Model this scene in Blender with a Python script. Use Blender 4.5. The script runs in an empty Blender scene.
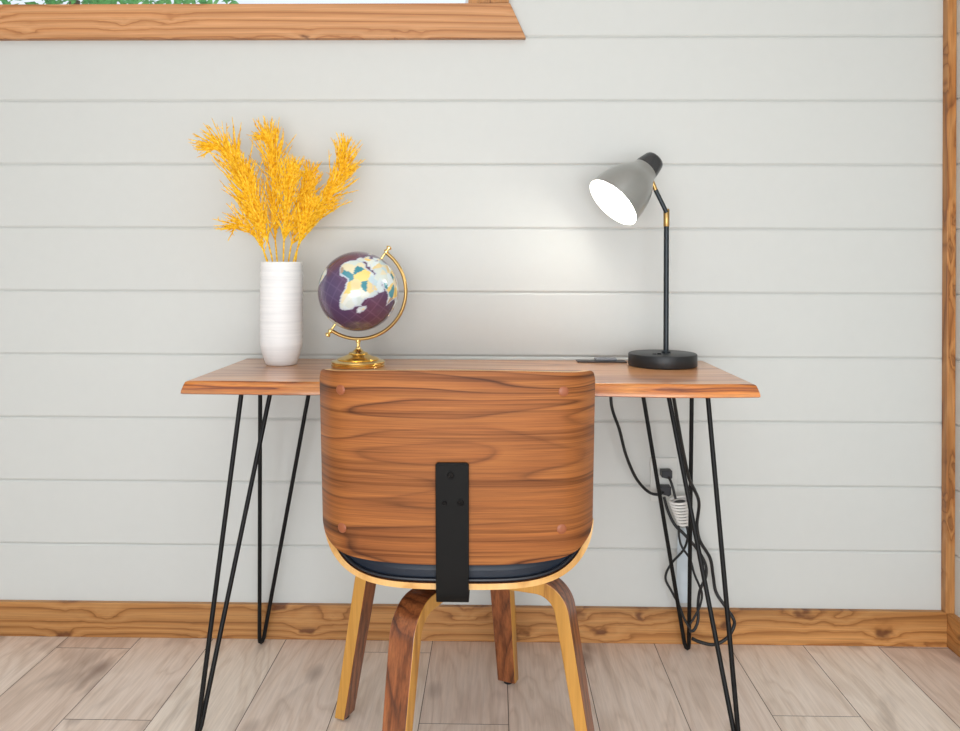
import bpy, math, random
from math import sin, cos, pi, sqrt, radians, atan2
from mathutils import Vector, Matrix, Quaternion

col = bpy.context.scene.collection
V = Vector

# ------------------------------------------------------------------ camera constants (metres; wall face at Y = 2.14)
F, HY, YAW, ROLL = 800.0, 265.6, .0181, .0033
CAMZ = 1.0
WALL = 2.14

def ray(px, py):
    a, b = px - 480, py - HY
    c, s = cos(ROLL), sin(ROLL)
    u = c * a + s * b
    v = -s * a + c * b
    xc, zc = u / F, -v / F
    cy, sy = cos(YAW), sin(YAW)
    return V((xc * cy - sy, xc * sy + cy, zc))

def at(px, py, Y):
    r = ray(px, py); t = Y / r.y
    return V((r.x * t, Y, CAMZ + r.z * t))

def lin(c):
    def f(x):
        x /= 255.0
        return x / 12.92 if x <= .04045 else ((x + .055) / 1.055) ** 2.4
    return (f(c[0]), f(c[1]), f(c[2]), 1)

# ------------------------------------------------------------------ mesh builder
class MB:
    def __init__(s):
        s.v = []; s.f = []; s.m = []
    def add(s, vs, fs, mi=0):
        o = len(s.v)
        s.v += [V(p) for p in vs]
        for f in fs:
            s.f.append([i + o for i in f]); s.m.append(mi)
        return s
    def box(s, x0, x1, y0, y1, z0, z1, mi=0):
        vs = [(x, y, z) for z in (z0, z1) for y in (y0, y1) for x in (x0, x1)]
        return s.add(vs, [(0, 2, 3, 1), (4, 5, 7, 6), (0, 1, 5, 4), (2, 6, 7, 3), (0, 4, 6, 2), (1, 3, 7, 5)], mi)
    def tube(s, path, rad, n=8, cap=True, mi=0):
        path = [V(p) for p in path]
        k = len(path)
        if not hasattr(rad, '__len__'): rad = [rad] * k
        t0 = (path[1] - path[0]).normalized()
        ref = V((0, 0, 1)) if abs(t0.z) < .9 else V((1, 0, 0))
        nrm = (ref - t0 * ref.dot(t0)).normalized()
        vs = []
        for i in range(k):
            t = (path[min(i + 1, k - 1)] - path[max(i - 1, 0)])
            if t.length < 1e-9: t = t0.copy()
            t.normalize()
            nrm = (nrm - t * nrm.dot(t))
            if nrm.length < 1e-6: nrm = t.orthogonal()
            nrm.normalize()
            b = t.cross(nrm)
            for j in range(n):
                a = 2 * pi * j / n
                vs.append(path[i] + (nrm * cos(a) + b * sin(a)) * rad[i])
        fs = []
        for i in range(k - 1):
            for j in range(n):
                j2 = (j + 1) % n
                fs.append((i * n + j, i * n + j2, (i + 1) * n + j2, (i + 1) * n + j))
        if cap:
            fs.append(tuple(reversed(range(n)))); fs.append(tuple((k - 1) * n + j for j in range(n)))
        return s.add(vs, fs, mi)
    def lathe(s, prof, org, axis=(0, 0, 1), n=48, mi=0, cap=True):
        ax = V(axis).normalized(); q = V((0, 0, 1)).rotation_difference(ax)
        org = V(org); vs = []
        for (r, h) in prof:
            for j in range(n):
                a = 2 * pi * j / n
                vs.append(org + q @ V((r * cos(a), r * sin(a), h)))
        fs = []
        k = len(prof)
        for i in range(k - 1):
            for j in range(n):
                j2 = (j + 1) % n
                fs.append((i * n + j, i * n + j2, (i + 1) * n + j2, (i + 1) * n + j))
        if cap:
            if prof[0][0] > 1e-5: fs.append(tuple(reversed(range(n))))
            if prof[-1][0] > 1e-5: fs.append(tuple((k - 1) * n + j for j in range(n)))
        return s.add(vs, fs, mi)
    def grid(s, rows, mi=0, flip=False):
        k = len(rows); n = len(rows[0]); vs = [p for r in rows for p in r]
        fs = []
        for i in range(k - 1):
            for j in range(n - 1):
                q = (i * n + j, i * n + j + 1, (i + 1) * n + j + 1, (i + 1) * n + j)
                fs.append(tuple(reversed(q)) if flip else q)
        return s.add(vs, fs, mi)

def root_of(o):
    while o is not None and o.parent: o = o.parent
    return o

def obj(name, mb, mats, parent=None, smooth=35, bevel=0, label=None):
    if not isinstance(mats, (list, tuple)): mats = [mats]
    me = bpy.data.meshes.new(name)
    r = root_of(parent)
    off = r.location if r else V((0, 0, 0))
    me.from_pydata([tuple(p - off) for p in mb.v], [], mb.f)
    for m in mats: me.materials.append(m)
    for p, mi in zip(me.polygons, mb.m): p.material_index = mi
    me.validate()
    if smooth:
        me.shade_smooth()
        me.set_sharp_from_angle(angle=radians(smooth))
    me.update()
    o = bpy.data.objects.new(name, me); col.objects.link(o)
    if parent: o.parent = parent
    if bevel:
        b = o.modifiers.new('bevel', 'BEVEL'); b.width = bevel; b.segments = 3; b.limit_method = 'ANGLE'; b.angle_limit = radians(40)
    if label: o['label'] = label
    return o

def thing(name, label, cat, loc, group=None):
    o = bpy.data.objects.new(name, None); col.objects.link(o)
    o.location = loc; o.empty_display_size = .05
    o['label'] = label; o['category'] = cat
    if group: o['group'] = group
    return o

def tag(o, label, cat, group=None, kind=None):
    o['label'] = label; o['category'] = cat
    if group: o['group'] = group
    if kind: o['kind'] = kind
    return o

def struct(name, mb, mats, parent=None, label=None, cat=None, **k):
    o = obj(name, mb, mats, parent, **k)
    if not parent:
        o['kind'] = 'structure'
        if label: o['label'] = label; o['category'] = cat
    return o

# ------------------------------------------------------------------ materials
class NT:
    def __init__(s, name):
        s.mat = bpy.data.materials.new(name); s.mat.use_nodes = True
        s.t = s.mat.node_tree; s.b = s.t.nodes['Principled BSDF']
    def n(s, typ, **k):
        nd = s.t.nodes.new(typ)
        for a, b in k.items(): setattr(nd, a, b)
        return nd
    def l(s, a, b): s.t.links.new(a, b)
    def val(s, sock, v):
        if hasattr(v, 'is_output') or isinstance(v, bpy.types.NodeSocket): s.l(v, sock)
        else: sock.default_value = v
    def math(s, op, a, b=None, clamp=False):
        m = s.n('ShaderNodeMath', operation=op, use_clamp=clamp)
        s.val(m.inputs[0], a)
        if b is not None: s.val(m.inputs[1], b)
        return m.outputs[0]
    def coord(s, scale, loc=(0, 0, 0), rot=(0, 0, 0), src='Object'):
        tc = s.n('ShaderNodeTexCoord'); mp = s.n('ShaderNodeMapping')
        s.l(tc.outputs[src], mp.inputs[0])
        mp.inputs['Scale'].default_value = scale; mp.inputs['Location'].default_value = loc; mp.inputs['Rotation'].default_value = rot
        return mp.outputs[0]
    def noise(s, vec, scale=1, detail=2, rough=.5, dist=0):
        nd = s.n('ShaderNodeTexNoise')
        s.l(vec, nd.inputs['Vector']); nd.inputs['Scale'].default_value = scale
        nd.inputs['Detail'].default_value = detail; nd.inputs['Roughness'].default_value = rough
        nd.inputs['Distortion'].default_value = dist
        return nd.outputs['Fac']
    def ramp(s, fac, stops, interp='LINEAR'):
        r = s.n('ShaderNodeValToRGB'); s.l(fac, r.inputs[0]); cr = r.color_ramp; cr.interpolation = interp
        while len(cr.elements) < len(stops): cr.elements.new(.5)
        for e, (p, c) in zip(cr.elements, stops):
            e.position = p; e.color = c if len(c) == 4 else (*c, 1)
        return r.outputs[0]
    def mix(s, fac, a, b, mode='MIX'):
        m = s.n('ShaderNodeMix', data_type='RGBA', blend_type=mode)
        s.val(m.inputs[0], fac); s.val(m.inputs[6], a); s.val(m.inputs[7], b)
        return m.outputs[2]
    def bump(s, h, strength=.2, dist=.001):
        b = s.n('ShaderNodeBump'); s.l(h, b.inputs['Height'])
        b.inputs['Strength'].default_value = strength; b.inputs['Distance'].default_value = dist
        s.l(b.outputs[0], s.b.inputs['Normal'])

def plain(name, c, rough=.5, metal=0, coat=0, emit=None, es=1, spec=None, var=.03):
    k = NT(name)
    base = lin(c)
    nz = k.noise(k.coord((1, 1, 1)), 35, 3)
    a = tuple(min(1, x * (1 + var)) for x in base[:3]) + (1,)
    b = tuple(x * (1 - var) for x in base[:3]) + (1,)
    k.l(k.ramp(nz, [(.3, b), (.7, a)]), k.b.inputs['Base Color'])
    k.b.inputs['Roughness'].default_value = rough; k.b.inputs['Metallic'].default_value = metal
    k.b.inputs['Coat Weight'].default_value = coat
    if spec is not None: k.b.inputs['Specular IOR Level'].default_value = spec
    if emit:
        k.b.inputs['Emission Color'].default_value = lin(emit); k.b.inputs['Emission Strength'].default_value = es
    return k.mat

def wood(name, light, mid, dark, warp, fibre, rings=6, linear=(0, 0, 0), rough=.35, coat=0, knots=None, loc=(0, 0, 0),
         fib_amt=.35, rot=(0, 0, 0), ramp=None, bump=.1, blotch=.25, streak=None):
    """Growth rings are contour lines of a noise stretched along the grain, plus fine fibres and optional knots."""
    k = NT(name)
    P = k.coord(warp, loc, rot)
    n1 = k.noise(P, 1, 2, .45, .2)
    ringv = k.math('MULTIPLY', n1, rings)
    if any(linear):
        tc = k.coord(linear, loc)
        sx = k.n('ShaderNodeSeparateXYZ'); k.l(tc, sx.inputs[0])
        ringv = k.math('ADD', ringv, k.math('ADD', k.math('ADD', sx.outputs[0], sx.outputs[1]), sx.outputs[2]))
    if knots:
        kp = k.coord(knots['scale'], knots.get('loc', (0, 0, 0)))
        ks = k.n('ShaderNodeSeparateXYZ'); kc = k.n('ShaderNodeCombineXYZ'); k.l(kp, ks.inputs[0])
        k.l(ks.outputs[knots.get('along', 0)], kc.inputs[0]); k.l(ks.outputs[knots.get('across', 2)], kc.inputs[1])
        kn = k.n('ShaderNodeTexNoise'); k.l(kc.outputs[0], kn.inputs['Vector']); kn.inputs['Scale'].default_value = 3.5
        ka = k.n('ShaderNodeVectorMath', operation='MULTIPLY_ADD'); k.l(kn.outputs['Color'], ka.inputs[0]); ka.inputs[1].default_value = (.45, .45, 0); k.l(kc.outputs[0], ka.inputs[2])
        vo = k.n('ShaderNodeTexVoronoi', voronoi_dimensions='2D'); k.l(ka.outputs[0], vo.inputs['Vector']); vo.inputs['Scale'].default_value = 1
        vo.inputs['Randomness'].default_value = 1
        d = vo.outputs['Distance']
        near = k.math('SUBTRACT', 1.0, k.math('MULTIPLY', d, knots.get('w', 3.2)), clamp=True)
        ringv = k.math('ADD', ringv, k.math('MULTIPLY', k.math('POWER', near, 2), knots.get('k', 2.5)))
    fr = k.math('FRACT', ringv)
    c = k.ramp(fr, ramp or [(0, lin(mid)), (.35, lin(light)), (.72, lin(mid)), (.93, lin(dark)), (1, lin(mid))])
    if streak:
        # rings fade in and out along the board; fine straight streaks run between them
        fade = k.noise(k.coord(tuple(w * 1.1 for w in warp), (7, 2, 5), rot), 1, 2)
        c = k.mix(k.ramp(fade, [(.42, (.7, .7, .7, 1)), (.58, (0, 0, 0, 1))]), c, lin(mid))
        st = k.noise(k.coord(streak, (1, 4, 2), rot), 1, 3, .6)
        c = k.mix(1.0, c, k.ramp(st, [(.36, (.56, .49, .43, 1)), (.48, (.94, .93, .92, 1)), (.64, (1.12, 1.09, 1.04, 1))]), 'MULTIPLY')
    fb = k.noise(k.coord(fibre, loc, rot), 1, 4, .65)
    fcol = k.ramp(fb, [(.3, (1 - fib_amt,) * 3 + (1,)), (.62, (1, 1, 1, 1))])
    c = k.mix(1.0, c, fcol, 'MULTIPLY')
    bl = k.noise(k.coord(tuple(w * .45 for w in warp), (3, 5, 1), rot), 1, 2)
    c = k.mix(1.0, c, k.ramp(bl, [(.3, (1 - blotch,) * 3 + (1,)), (.7, (1 + blotch * .4,) * 3 + (1,))]), 'MULTIPLY')
    if knots:
        kf = k.ramp(near, [(.0, (0, 0, 0, 1)), (knots.get('a', .62), (0, 0, 0, 1)), (knots.get('b', .85), (1, 1, 1, 1))])
        sel = k.n('ShaderNodeSeparateColor'); k.l(vo.outputs['Color'], sel.inputs[0])
        on = k.math('GREATER_THAN', sel.outputs[0], knots.get('off', .4))
        c = k.mix(k.math('MULTIPLY', k.math('MULTIPLY', kf, on), knots.get('amt', .8)), c, lin(knots['col']))
    k.l(c, k.b.inputs['Base Color'])
    k.b.inputs['Roughness'].default_value = rough; k.b.inputs['Coat Weight'].default_value = coat
    k.b.inputs['Coat Roughness'].default_value = .12
    if bump: k.bump(fb, bump)
    return k.mat

M = {}
M['wall'] = plain('white_wall_paint', (202, 204, 201), .5, var=.006)
M['groove'] = plain('groove_paint', (205, 205, 203), .7, var=.01)
M['ceiling'] = plain('ceiling_paint', (225, 225, 223), .7, var=.006)
pine = dict(light=(214, 156, 94), mid=(200, 138, 76), dark=(160, 102, 50))
SOFT = lambda l, m, d: [(0, lin(m)), (.3, lin(l)), (.75, lin(m)), (.94, lin(d)), (1, lin(m))]
M['pine_x'] = wood('stained_pine_along', **pine, warp=(.6, 3, 10), fibre=(6, 220, 320), rings=5, rough=.42, fib_amt=.3, linear=(0, 0, 34), blotch=.45, bump=.05,
                   knots=dict(scale=(5.2, 1, 9), loc=(.3, 0, .25), w=2.0, k=1.2, col=(96, 52, 24), a=.74, b=.92, off=.45, amt=.85))
M['pine_y'] = wood('stained_pine_receding', **pine, warp=(3, .6, 10), fibre=(220, 6, 320), rings=5, rough=.42, fib_amt=.3, linear=(0, 0, 34), blotch=.45, bump=.05,
                   knots=dict(scale=(1, 5.2, 9), along=1, w=2.0, k=1.2, col=(96, 52, 24), off=.3, a=.74, b=.92))
M['pine_z'] = wood('stained_pine_upright', light=(204, 144, 84), mid=(184, 120, 60), dark=(140, 84, 38), warp=(14, 14, 2.0), fibre=(200, 200, 9), rings=6, rough=.42, fib_amt=.35, bump=.05,
                   knots=dict(scale=(22, 1, 7), w=2.2, k=2.0, col=(104, 58, 24), off=.35, a=.6, b=.9, amt=.6))
M['pine_window'] = wood('window_pine', light=(206, 152, 104), mid=(194, 136, 86), dark=(166, 108, 62), warp=(.5, 3, 10), fibre=(5, 220, 320), rings=4, rough=.5, fib_amt=.25, loc=(2, 0, 1), linear=(0, 0, 45), bump=.05,
                        knots=dict(scale=(5.0, 1, 12), loc=(1.2, 0, .6), w=2.2, k=.9, col=(100, 58, 32), off=.5, a=.8, b=.94))
M['veneer'] = wood('walnut_veneer_back', light=(190, 126, 72), mid=(162, 100, 54), dark=(100, 56, 30), warp=(.95, .5, 9.5), fibre=(7, 7, 620), rings=11, streak=(1.1, 1.1, 115),
                   linear=(0, 0, 12), rough=.42, coat=.08, fib_amt=.42, loc=(.35, 0, .12), blotch=.12, bump=.05,
                   ramp=[(0, lin((146, 87, 46))), (.1, lin((176, 112, 60))), (.5, lin((166, 102, 54))), (.84, lin((142, 84, 44))), (.94, lin((78, 42, 22))), (1, lin((146, 87, 46)))])
M['veneer'].node_tree.nodes['Principled BSDF'].inputs['Specular IOR Level'].default_value = .22
M['walnut_leg'] = wood('walnut_veneer_leg', light=(166, 100, 58), mid=(144, 82, 45), dark=(88, 46, 26), warp=(10, 10, .9), fibre=(300, 300, 10), rings=3,
                       linear=(40, 40, 0), streak=(90, 90, 1.4), rough=.3, coat=.35, fib_amt=.4, blotch=.15, bump=.05)
M['ply_edge'] = wood('plywood_edge', light=(230, 184, 120), mid=(220, 170, 102), dark=(204, 150, 82), warp=(6, 6, 3), fibre=(200, 200, 14), rings=4, rough=.4,
                     fib_amt=.12, blotch=.06, bump=0)
M['ply_gold'] = wood('leg_edge_plywood', light=(208, 152, 70), mid=(198, 142, 60), dark=(168, 112, 42), warp=(30, 30, 1.5), fibre=(320, 320, 8), rings=3, rough=.36,
                     fib_amt=.16, blotch=.08, bump=0, coat=.2)
M['desk_top'] = wood('acacia_top', light=(232, 170, 118), mid=(216, 146, 92), dark=(172, 104, 58), warp=(1.2, 9, 7), fibre=(7, 260, 260), rings=5, rough=.3, coat=.5, fib_amt=.25,
                     loc=(.2, .3, 0), blotch=.3)
M['desk_edge'] = wood('acacia_edge', light=(222, 142, 66), mid=(202, 116, 46), dark=(128, 64, 26), warp=(2.5, 10, 30), fibre=(18, 260, 300), rings=5, rough=.3, coat=.4, fib_amt=.35,
                      blotch=.4, loc=(.7, 0, 0))
M['black_metal'] = plain('black_powder_coat', (12, 12, 13), .5, .1, spec=.3, var=.1)
M['bracket'] = plain('black_steel_plate', (8, 8, 8), .55, 0, spec=.2, var=.12)
M['bolt'] = plain('blackened_bolt', (14, 13, 13), .3, .7)
M['navy'] = plain('navy_leatherette', (16, 27, 42), .42, spec=.35, var=.12)
M['navy_dark'] = plain('navy_piping', (12, 17, 28), .4)
M['cap'] = plain('brown_screw_cap', (146, 82, 50), .4)
M['brass'] = plain('polished_brass', (242, 212, 140), .18, 1, var=.04)
M['brass_soft'] = plain('satin_brass', (190, 156, 98), .36, 1, var=.04)
M['lamp_black'] = plain('matt_black_lamp', (34, 37, 40), .42, .1)
M['lamp_pole'] = plain('dark_lamp_tube', (30, 38, 44), .35, .3)
M['shade_in'] = plain('white_shade_lining', (250, 250, 248), .5, emit=(255, 250, 240), es=1.2)  # lining glows a little itself, adding to the bulb's light on it
M['bulb'] = plain('glowing_bulb', (255, 255, 255), .3, emit=(255, 250, 240), es=22)
M['shade'] = plain('grey_metal_shade', (172, 172, 169), .28, .75)
M['shade_cap'] = plain('black_shade_cap', (78, 79, 81), .25, .7)
M['grey_block'] = plain('grey_plastic', (120, 122, 128), .4)
M['dark_plate'] = plain('dark_tray_metal', (62, 54, 52), .4, .3)
M['white_plastic'] = plain('white_plastic', (212, 213, 209), .4)
M['white_cord'] = plain('white_cord', (236, 234, 230), .5)
M['rubber'] = plain('black_rubber_cord', (20, 20, 22), .5)
M['plug'] = plain('navy_black_plug', (13, 16, 26), .45)
M['sleeve'] = plain('pale_plastic_sleeve', (205, 216, 224), .35)
M['leaf'] = plain('green_leaves', (104, 168, 92), .6, var=.4)
M['bark'] = plain('tree_bark', (110, 92, 74), .9, var=.3)
M['vinyl'] = plain('window_vinyl', (232, 234, 236), .4)

# yellow dried grass
k = NT('yellow_dried_grass')
c = k.ramp(k.noise(k.coord((1, 1, 1)), 130, 2), [(.3, lin((206, 140, 6))), (.5, lin((240, 190, 20))), (.72, lin((255, 222, 80)))])
k.l(c, k.b.inputs['Base Color']); k.b.inputs['Roughness'].default_value = .7
k.l(c, k.b.inputs['Emission Color']); k.b.inputs['Emission Strength'].default_value = .12  # faint glow put into the grass, which is no light source
M['yellow'] = k.mat

# vase: white ribbed ceramic, bands on its height
k = NT('white_ceramic')
tc = k.coord((1, 1, 1)); sx = k.n('ShaderNodeSeparateXYZ'); k.l(tc, sx.inputs[0])
nz = k.noise(k.coord((5, 5, 160)), 1, 3, .6)
k.l(k.ramp(nz, [(.3, lin((224, 224, 224))), (.7, lin((238, 237, 236)))]), k.b.inputs['Base Color'])
k.b.inputs['Roughness'].default_value = .55; k.bump(nz, .25, .0015)
M['ceramic'] = k.mat

# window glass
k = NT('window_glass')
tr = k.n('ShaderNodeBsdfTransparent'); gl = k.n('ShaderNodeBsdfGlossy'); gl.inputs['Roughness'].default_value = .02
fz = k.n('ShaderNodeFresnel'); fz.inputs[0].default_value = 1.3
ms = k.n('ShaderNodeMixShader'); k.l(fz.outputs[0], ms.inputs[0]); k.l(tr.outputs[0], ms.inputs[1]); k.l(gl.outputs[0], ms.inputs[2])
k.l(ms.outputs[0], k.t.nodes['Material Output'].inputs[0])
M['glass'] = k.mat

# globe skin reads the colours computed on the mesh
k = NT('globe_print')
at_ = k.n('ShaderNodeAttribute', attribute_name='skin')
k.l(at_.outputs['Color'], k.b.inputs['Base Color']); k.b.inputs['Roughness'].default_value = .25
k.b.inputs['Coat Weight'].default_value = .6
M['globe'] = k.mat

# floor planks: every plank carries its own random number
k = NT('vinyl_plank_floor')
at_ = k.n('ShaderNodeAttribute', attribute_name='rnd')
sc_ = k.n('ShaderNodeSeparateColor'); k.l(at_.outputs['Color'], sc_.inputs[0])
def plank_coord(scale):
    tc = k.n('ShaderNodeTexCoord'); ad = k.n('ShaderNodeVectorMath', operation='MULTIPLY_ADD')
    k.l(at_.outputs['Color'], ad.inputs[0]); ad.inputs[1].default_value = (13, 17, 11); k.l(tc.outputs['Object'], ad.inputs[2])
    mp = k.n('ShaderNodeMapping'); k.l(ad.outputs[0], mp.inputs[0]); mp.inputs['Scale'].default_value = scale
    return mp.outputs[0]
n1 = k.noise(plank_coord((9, 1.7, 1)), 1, 3, .5, .6)
fr = k.math('FRACT', k.math('MULTIPLY', n1, 7))
base = k.ramp(fr, [(0, lin((240, 227, 214))), (.45, lin((245, 234, 223))), (.85, lin((229, 214, 200))), (1, lin((240, 227, 214)))])
fb = k.noise(plank_coord((180, 7, 1)), 1, 4, .65)
base = k.mix(1, base, k.ramp(fb, [(.3, (.84, .83, .82, 1)), (.62, (1, 1, 1, 1))]), 'MULTIPLY')
sm = k.noise(plank_coord((6.5, 2.0, 1)), 1, 3, .55, 1.0)
base = k.mix(k.ramp(sm, [(.56, (0, 0, 0, 1)), (.76, (.75, .75, .75, 1))]), base, lin((150, 132, 120)))
vo = k.n('ShaderNodeTexVoronoi'); k.l(plank_coord((7, 3.2, 1)), vo.inputs['Vector']); vo.inputs['Scale'].default_value = 1
base = k.mix(k.ramp(vo.outputs['Distance'], [(.05, (.7, .7, .7, 1)), (.2, (0, 0, 0, 1))]), base, lin((132, 112, 102)))
tint = k.ramp(sc_.outputs[0], [(0, lin((234, 220, 212))), (.5, lin((246, 238, 234))), (1, lin((255, 252, 248)))])
base = k.mix(1, base, tint, 'MULTIPLY')
k.l(base, k.b.inputs['Base Color']); k.b.inputs['Roughness'].default_value = .42; k.bump(fb, .08)
M['floor'] = k.mat
M['seam'] = plain('plank_seam', (118, 100, 90), .8)

# ------------------------------------------------------------------ the room
XL, XR, YB, ZC = -2.7, 1.208, -1.6, 2.469
G0, PITCH = 1.4408, .1709
edges = sorted([G0 + PITCH * i for i in range(-9, 7)])
edges = [e for e in edges if e > .02]
edges = [0.0] + [e for e in edges if e < ZC - .02] + [ZC]
WX0, WX1, WZ0, WZ1 = -1.95, -.070, 1.696, 2.36

def boards(mb, a0, a1, P, z0, z1, lo=True, hi=True):
    """one lap board between a0..a1 along the wall; P(a, depth, z) gives the point"""
    b = .0048; d = .0030; g = .0006
    prof = []
    prof.append((z0 + (g if lo else 0), .005 if lo else 0))
    if lo: prof += [(z0 + g, d), (z0 + g + b, 0)]
    if hi: prof += [(z1 - g - b, 0), (z1 - g, d)]
    prof.append((z1 - (g if hi else 0), .005 if hi else 0))
    mb.grid([[P(a0, dd, z), P(a1, dd, z)] for z, dd in prof])

def back(a, d, z): return (a, WALL + d, z)
mb = MB()
for z0, z1 in zip(edges, edges[1:]):
    if z1 <= WZ0 or z0 >= WZ1:
        boards(mb, XL - .02, XR + .02, back, z0, z1)
    else:
        boards(mb, XL - .02, WX0, back, z0, z1); boards(mb, WX1, XR + .02, back, z0, z1)
        if z0 < WZ0: boards(mb, WX0, WX1, back, z0, WZ0, True, False)
        if z1 > WZ1: boards(mb, WX0, WX1, back, WZ1, z1, False, True)
# backing behind the gaps, with the window cut out
for (x0, x1, z0, z1) in ((XL - .02, WX0, 0, ZC), (WX1, XR + .02, 0, ZC), (WX0, WX1, 0, WZ0), (WX0, WX1, WZ1, ZC)):
    mb.box(x0, x1, WALL + .0048, WALL + .11, z0, z1, 1)
struct('wall_back', mb, [M['wall'], M['groove']], smooth=0)

mb = MB()
for z0, z1 in zip(edges, edges[1:]):
    mb2 = MB(); boards(mb2, WALL + .01, YB, lambda a, d, z: (XR + d, a, z), z0, z1); mb.add(mb2.v, mb2.f)
mb.box(XR + .0048, XR + .1, YB, WALL + .1, 0, ZC, 1)
struct('wall_right', mb, [M['wall'], M['groove']], smooth=0)
mb = MB()
for z0, z1 in zip(edges, edges[1:]):
    boards(mb, YB, WALL + .01, lambda a, d, z: (XL - d, a, z), z0, z1)
mb.box(XL - .1, XL - .0048, YB, WALL + .1, 0, ZC, 1)
struct('wall_left', mb, [M['wall'], M['groove']], smooth=0)
struct('ceiling', MB().box(XL - .1, XR + .1, YB, WALL + .1, ZC, ZC + .08), M['ceiling'], smooth=0)

# floor: planks run towards the wall, 19.6 cm wide
random.seed(11)
mb = MB(); rnd = []
PW = .1958; X0 = -1.1404
mb.box(XL - .1, XR + .1, YB, WALL + .1, -.05, -.0016, 1)
rnd += [(0, 0, 0)] * 6
joints = {0: 2.066, 1: 1.742, 4: 2.062, 5: 1.744, 9: 1.793, 2: 1.25, 3: 1.62 - .25, 6: 1.0, 7: 1.35, 8: 1.5, 10: 1.15, 11: .9, -1: 1.66}
tints = {0: .15, 1: .45, 2: .95, 3: .75, 4: .85, 5: .6, 6: .5, 7: .55, 8: .5, 9: .75, 10: .8, 11: .1, -1: .5, 12: .3}
for kx in range(-9, 13):
    x0 = max(X0 + kx * PW, XL); x1 = min(X0 + (kx + 1) * PW, XR)
    if x1 <= x0: continue
    j = joints.get(kx, random.uniform(1, 2))
    ys = [j + 1.22 * q for q in range(-4, 3)]
    ys = [YB] + [y for y in ys if YB < y < WALL + .02] + [WALL + .02]
    g = .0009
    for y0, y1 in zip(ys, ys[1:]):
        t = tints.get(kx, random.random()) if y1 > j - .01 and y0 >= j - 1.3 else random.random()
        t = min(1, max(0, t + random.uniform(-.1, .1)))
        mb.add([(x0 + g, y0 + g, 0), (x1 - g, y0 + g, 0), (x1 - g, y1 - g, 0), (x0 + g, y1 - g, 0)], [(0, 1, 2, 3)])
        rnd.append((t, random.random(), random.random()))
fl = struct('floor', mb, [M['floor'], M['seam']], smooth=0)
ca = fl.data.color_attributes.new('rnd', 'FLOAT_COLOR', 'CORNER')
for p, r in zip(fl.data.polygons, rnd):
    for li in p.loop_indices: ca.data[li].color = (*r, 1)

BT = .014
struct('baseboard_back', MB().box(XL, XR - BT, WALL - BT, WALL + .001, 0, .0925), M['pine_x'], bevel=.0015, smooth=0)
struct('baseboard_right', MB().box(XR - BT, XR + .001, YB, WALL, 0, .0925), M['pine_y'], bevel=.0015, smooth=0)
struct('baseboard_left', MB().box(XL, XL + BT, YB, WALL - BT, 0, .0925), M['pine_y'], bevel=.0015, smooth=0)
tr1 = struct('trim_1', MB().box(XR - .0235, XR, WALL - .024, WALL, .0925, ZC), M['pine_z'], bevel=.002, smooth=0,
             label='slim upright stained pine strip filling the right-hand room corner', cat='trim')
# window casing: sill board with a slanted right end
a = at(526, 38.3, WALL - .02); b_ = at(510, 3.5, WALL - .02)
mb = MB()
pf = [(WX0 - .11, 1.6035), (a.x, 1.6035), (b_.x, WZ0), (WX0 - .08, WZ0)]
mb.add([(x, WALL - .02, z) for x, z in pf] + [(x, WALL, z) for x, z in pf],
       [(0, 1, 2, 3), (7, 6, 5, 4), (0, 4, 5, 1), (1, 5, 6, 2), (2, 6, 7, 3), (3, 7, 4, 0)])
struct('trim_2', mb, M['pine_window'], bevel=.0015, smooth=0, label='stained pine board under the window with a slanted right end', cat='trim')
struct('trim_3', MB().box(WX1 + .028, b_.x - .003, WALL - .018, WALL, WZ0 + .0015, WZ1 + .09), M['pine_z'], bevel=.0015, smooth=0,
       label='upright stained pine casing on the right side of the window', cat='trim')
struct('trim_4', MB().box(WX0 - .08, WX0 - .004, WALL - .018, WALL, WZ0 + .0015, WZ1 + .09), M['pine_z'], bevel=.0015, smooth=0)
struct('trim_5', MB().box(WX0 - .003, WX1 + .027, WALL - .018, WALL, WZ1, WZ1 + .09), M['pine_x'], bevel=.0015, smooth=0)
struct('trim_6', MB().box(WX1 - .002, WX1 + .0275, WALL - .012, WALL, WZ0 + .0015, WZ1 - .001), M['pine_z'], bevel=.001, smooth=0)
# window unit
w = struct('window_1', MB().box(WX0, WX1, WALL + .05, WALL + .09, WZ0, WZ0 + .012).box(WX0, WX1, WALL + .05, WALL + .09, WZ1 - .04, WZ1)
           .box(WX0, WX0 + .03, WALL + .05, WALL + .09, WZ0 + .012, WZ1 - .04).box(WX1 - .012, WX1, WALL + .05, WALL + .09, WZ0 + .012, WZ1 - .04),
           M['vinyl'], smooth=0, label='wide window high on the white board wall', cat='window')
obj('window_pane', MB().box(WX0 + .03, WX1 - .012, WALL + .068, WALL + .072, WZ0 + .012, WZ1 - .04), M['glass'], w, smooth=0)

# tree outside
t = thing('leafy_tree', 'green leafy tree seen through the left end of the window', 'tree', (-3.6, 6.6, 0))
obj('trunk', MB().tube([(-3.6, 6.6, 0), (-3.55, 6.6, 1.2), (-3.6, 6.65, 2.4), (-3.5, 6.6, 3.2)], [.12, .1, .08, .04], 10), M['bark'], t)
mb = MB(); random.seed(3)
for i in range(2600):
    while True:
        p = V((random.uniform(-1, 1), random.uniform(-1, 1), random.uniform(-1, 1)))
        if p.length < 1: break
    p = V((-3.5, 6.6, 3.4)) + V((p.x * 1.35, p.y * .8, p.z * 1.2))
    a1 = V((random.gauss(0, 1), random.gauss(0, 1), random.gauss(0, 1))).normalized(); b1 = a1.orthogonal().normalized()
    L = random.uniform(.04, .08)
    mb.add([p - a1 * L, p + b1 * L * .45, p + a1 * L, p - b1 * L * .45], [(0, 1, 2, 3)])
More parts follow.
